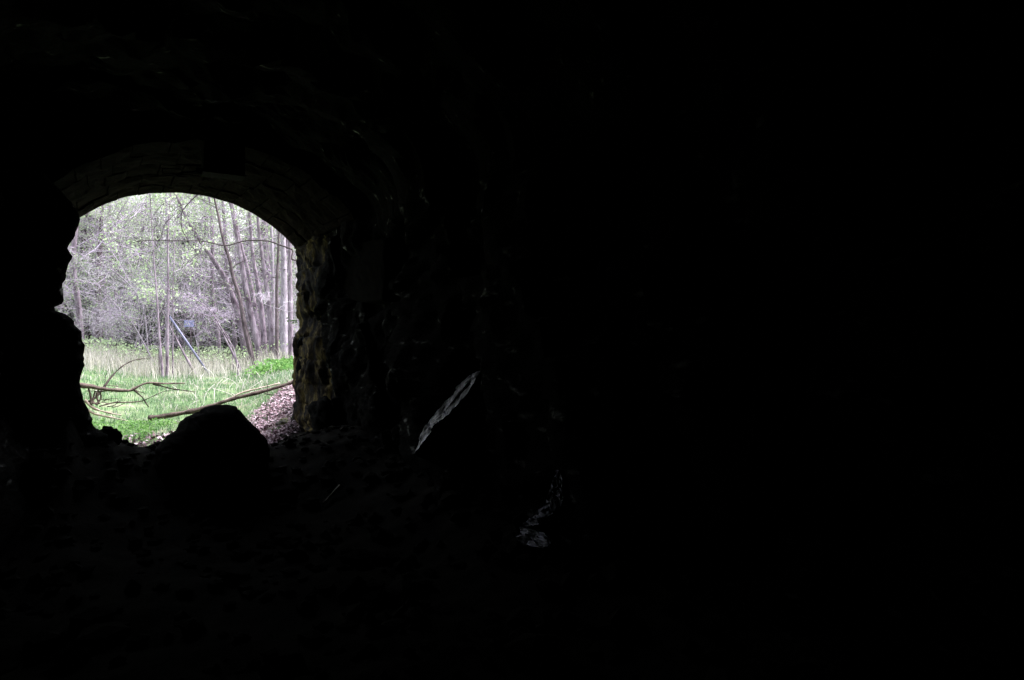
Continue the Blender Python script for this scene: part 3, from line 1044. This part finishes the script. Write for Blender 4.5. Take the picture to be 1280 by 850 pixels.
px_tree("pale_tree", "slim pale trunk filling the gap left of the narrow dark straight one", [(338, 260), (340, 310), (341, 360), (342, 410), (343, 452)], 25, .085, 'bark_p', 'twig_p', 10, 4, stubs=10)
px_tree("mauve_tree", "mauve trunk squeezed between the two broad pale ones by the jamb", [(357, 270), (359, 320), (360, 370), (361, 420), (361, 452)], 25.5, .11, 'bark_m', 'twig_m', 10, 4, stubs=10)
px_tree("sapling", "fine dark stem crossing the right hand trunks from lower right to upper left", [(276, 350), (292, 362), (303, 385), (309, 410), (316, 440), (318, 458)], 21.2, .022, 'bark_d', 'twig_d', 6, 2, leafn=0, cat="sapling", extend=False, L0=.8)
px_tree("sapling", "whitish drooping twiggy stem in front of the right hand trunks", [(318, 366), (326, 377), (336, 382), (348, 386), (360, 390), (372, 391), (376, 440)], 20, .011, 'bark_p', 'twig_p', 6, 1.5, leafn=0, cat="sapling", extend=False, L0=.6)
px_tree("birch_tree", "thin whitish trunk standing behind the small blue panel", [(251, 300), (250, 340), (249, 370), (249, 400), (247, 432), (246, 455)], 29, .055, 'bark_p', 'twig_p', 12, 4.5)
px_tree("sapling", "long mauve sapling bowed over to the left above the leaning pole", [(193, 358), (203, 361), (212, 363), (232, 369), (248, 377), (263, 388), (276, 409), (285, 424), (292, 436), (297, 460)], 20.5, .020, 'bark_m', 'twig_m', 10, 1.5, leafn=0, cat="sapling", extend=False, L0=.8)
px_tree("sapling", "very thin mauve stem arching low across, just above the small blue panel", [(172, 398), (185, 402), (198, 402), (212, 399), (223, 395), (236, 392), (250, 392), (263, 397), (275, 408), (287, 425), (292, 460)], 22, .015, 'bark_m', 'twig_m', 8, 1.5, leafn=0, cat="sapling", extend=False, L0=.8)
px_tree("sapling", "slim grey stem left of the pole with a bend near its foot", [(192, 320), (194, 345), (196, 371), (199, 420), (203, 468)], 20.5, .038, 'bark_m', 'twig_m', 10, 3, cat="sapling", topz=8)
px_tree("sapling", "straight lilac stem beside the pole's raised end", [(210, 290), (210, 330), (210, 372), (209, 420), (209, 468)], 20.8, .048, 'bark_m', 'twig_m', 12, 3, cat="sapling", topz=8)
px_tree("sapling", "very thin upright stem just right of the straight lilac stem", [(218, 320), (216, 360), (216, 410), (216, 464)], 21, .022, 'bark_m', 'twig_m', 8, 2.5, cat="sapling", topz=6)
px_tree("sapling", "brown stem leaning left underneath the leaning steel pole", [(196, 372), (207, 398), (221, 425), (232, 446), (243, 466)], 21.4, .045, 'bark_m', 'twig_m', 8, 2, cat="sapling", topz=5, extend=False, L0=.9)
px_tree("sapling", "thin dark stem leaning right above the pole's raised end", [(212, 362), (208, 375), (203, 388), (199, 402)], 21.6, .016, 'bark_d', 'twig_d', 5, 2, cat="sapling", topz=5, extend=False, leafn=0, L0=.6)
px_tree("pale_tree", "pale straight trunk at the far left above the rock edge", [(121, 320), (119, 355), (118, 400), (117, 446)], 30, .075, 'bark_p', 'twig_p', 14, 4)
px_tree("sapling", "white forked sapling at the left just above the tall grass", [(128, 388), (130, 400), (132, 412), (135, 430), (137, 450)], 25, .022, 'bark_p', 'twig_p', 14, .8, leafn=0, cat="sapling", extend=False, L0=.9)
px_tree("sapling", "long thin pale sapling slanting down from the left rock edge", [(80, 308), (100, 330), (122, 356), (148, 385), (168, 408), (190, 450)], 23.5, .024, 'bark_p', 'twig_p', 9, 1.5, leafn=0, cat="sapling", extend=False, L0=.9)
px_tree("sapling", "pale sapling curving in near the top of the left rock edge", [(70, 310), (88, 313), (105, 320), (125, 330), (150, 345), (178, 380), (186, 455)], 24, .024, 'bark_p', 'twig_p', 9, 1.5, leafn=0, cat="sapling", extend=False, L0=.9)
px_tree("sapling", "grey brown stem leaning left in front of the leaning mauve trunk's foot", [(262, 395), (275, 412), (285, 430), (294, 448), (300, 462)], 21.8, .05, 'bark_m', 'twig_m', 8, 1.6, cat="sapling", extend=False, leafn=0, L0=1)

# dark boughs hanging into view: they belong to a tree growing out above the portal's right shoulder
rb = Vector((7.2, 17.0, out_h(7.2, 17.0)))
root = empty("overhanging_tree", rb, "dark bare boughs reaching across the top of the opening", "tree")
path = catmull([Vector(p) for p in ((0, 0, -.2), (-.1, .1, 2), (-.3, 0, 4.2), (-.5, .1, 6.5), (-.4, 0, 9))], 4)
tr = MB(); tr.tube(path, [.13 * (1 - .8 * i / (len(path) - 1)) for i in range(len(path))], 9); tr.build("trunk", M['bark_d'], root, True)
YO = 15.5
def bough(l, r0, r1, start=None):
    pts = [P(a, b, YO) - rb for a, b in l]
    if start is not None: pts = [start] + pts
    c = catmull(pts, 5)
    m_ = MB(); m_.tube(c, [r0 + (r1 - r0) * i / (len(c) - 1) for i in range(len(c))], 6)
    for k in range(7):
        i = R.randrange(len(c) // 3, len(c))
        d = Vector((R.gauss(-.4, .8), R.gauss(0, .5), R.gauss(-.3, .6))).normalized()
        m_.tube(catmull([c[i], c[i] + d * R.uniform(.1, .3), c[i] + d * R.uniform(.3, .5) + Vector((0, 0, -.08))], 2), .0035, 4)
    m_.build("bough", M['twig_d'], root)
bough([(380, 322), (365, 312), (349, 306), (333, 301), (307, 301), (282, 307), (262, 303), (246, 301), (220, 301), (199, 300), (180, 301), (166, 303)], .020, .006, path[8])
bough([(300, 190), (270, 225), (245, 245), (236, 254), (228, 264), (226.5, 277), (228, 288), (234, 299), (238, 307), (246, 314)], .016, .005, path[14])
bough([(228, 256), (222, 258.5), (212, 258), (203, 253)], .008, .004)
bough([(226, 262), (214, 272), (206, 280), (203, 292), (202, 298)], .006, .004)
bough([(258, 304), (250, 312), (247, 322)], .007, .004)
bough([(330, 303), (322, 312), (312, 322), (306, 326)], .006, .004)

# sprig on the jamb
c = P(368, 401, 9.9)
mb = MB()
mb.tube(catmull([c + Vector((.12, .02, -.03)), c + Vector((.04, 0, .01)), c + Vector((-.05, 0, -.01))], 3), .004, 5)
for k in range(16):
    mb.leaf(c + Vector((R.gauss(-.03, .05), R.gauss(0, .03), R.gauss(-.01, .02))), R.uniform(.025, .05))
thing_mesh(mb, "leafy_sprig", M['herb'], "tiny bright green sprig growing from the mossy jamb", "plant", smooth=False)

# prototypes for the rest of the wood
def proto(name, cat, **k):
    r_ = empty(name, (0, 0, 0), "", cat)
    tree_parts(r_, **k)
    return r_
PT = [proto("leafing_tree", "tree", h=R.uniform(8, 10.5), r=.08 + .02 * i, lean=(R.gauss(0, .06), R.gauss(0, .05)), nb=34, z0=1.2, maxl=2, L0=2.8, leafz=2.6, leafn=3 + (i % 2),
            bark=('bark_m', 'bark_p', 'bark_m', 'bark_d')[i], twig=('twig_m', 'twig_p', 'twig_m', 'twig_m')[i], leaf=('leaf', 'leaf', 'leaf_g', 'leaf')[i], lsize=.046) for i in range(4)]
SH = [proto("shrub", "shrub", h=R.uniform(2.6, 3.6), r=.022, lean=(R.gauss(0, .2), R.gauss(0, .15)), nb=22, z0=.2, maxl=2, L0=1.5, leafz=1.3, leafn=1, bark='bark_p', twig=('twig_p', 'twig_m', 'twig_p')[i],
            leaf='leaf_g', lsize=.055, up=.5) for i in range(3)]
def spruce(h, seed):
    r_ = empty("spruce_tree", (0, 0, 0), "", "tree")
    m_ = MB(); m_.tube([(0, 0, -.2), (0, 0, h * .5), (0, 0, h)], [.17, .10, .01], 8); m_.build("trunk", M['bark_d'], r_, True)
    nd, tw = MB(), MB()
    z = .5
    while z < h - .3:
        L = (h - z) / h * 2.6 * R.uniform(.8, 1.1) + .2
        for k in range(R.choice((5, 6, 7))):
            a = R.random() * 6.28
            d = Vector((math.cos(a), math.sin(a), 0))
            pts = catmull([Vector((0, 0, z)), Vector((0, 0, z)) + d * L * .5 + Vector((0, 0, -.05 * L)), Vector((0, 0, z)) + d * L + Vector((0, 0, -.22 * L))], 3)
            tw.tube(pts, [.016, .014, .012, .010, .008, .006, .005], 3, cap=False)
            sd = Vector((-d.y, d.x, 0))
            for j in range(int(L * 20)):
                t = R.uniform(.15, 1); f = t * 6; i = min(5, int(f))
                p = pts[i].lerp(pts[i + 1], f - i)
                s_ = R.choice((-1, 1))
                nd.leaf(p, R.uniform(.14, .34), d * .7 + sd * s_ * R.uniform(.3, 1) + Vector((0, 0, R.uniform(-.6, .05))), .14)
        z += R.uniform(.28, .42)
    tw.build("branches", M['twig_m'], r_)
    nd.build("foliage", M['needle'], r_)
    return r_
SP = [spruce(7.2, 1), spruce(9.0, 2)]

def scatter(protos, spots, labels, group, first_used):
    for i, (x, y) in enumerate(spots):
        k = i % len(protos)
        loc = (x, y, out_h(x, y) - .02)
        rz, sc = R.random() * 6.28, R.uniform(.85, 1.2)
        o = protos[k]
        if i < len(protos):
            o.location = loc; o.rotation_euler = (0, 0, rz); o.scale = (sc, sc, sc)
            o['label'] = labels[k]; o['group'] = group
        else:
            copy_tree(o, loc, rz, sc, labels[k], group)

def ring_spots(n, y0, y1, m0=.09, m1=.32, mind=1.0, skip=None):
    out = []
    t = 0
    while len(out) < n and t < 5000:
        t += 1
        y = R.uniform(y0, y1)
        x = R.uniform(-m0 * y, m1 * y)
        if skip and skip(x, y): continue
        if all((x - a) ** 2 + (y - b) ** 2 > mind ** 2 for a, b in out): out.append((x, y))
    return out
scatter(PT, ring_spots(42, 27, 43, mind=1.1), ["spring tree with fresh leaves, one of the many in the wood behind the meadow"] * 4, "leafing trees of the wood", None)
scatter(SH, ring_spots(15, 23.5, 32, mind=.9), ["nearly bare twiggy shrub at the edge of the wood"] * 3, "twiggy shrubs at the wood's edge", None)
scatter(SP, ring_spots(46, 31, 50, m0=.14, m1=.38, mind=1.6), ["dark spruce standing deep in the wood behind the spring trees"] * 2, "dark spruces deep in the wood", None)
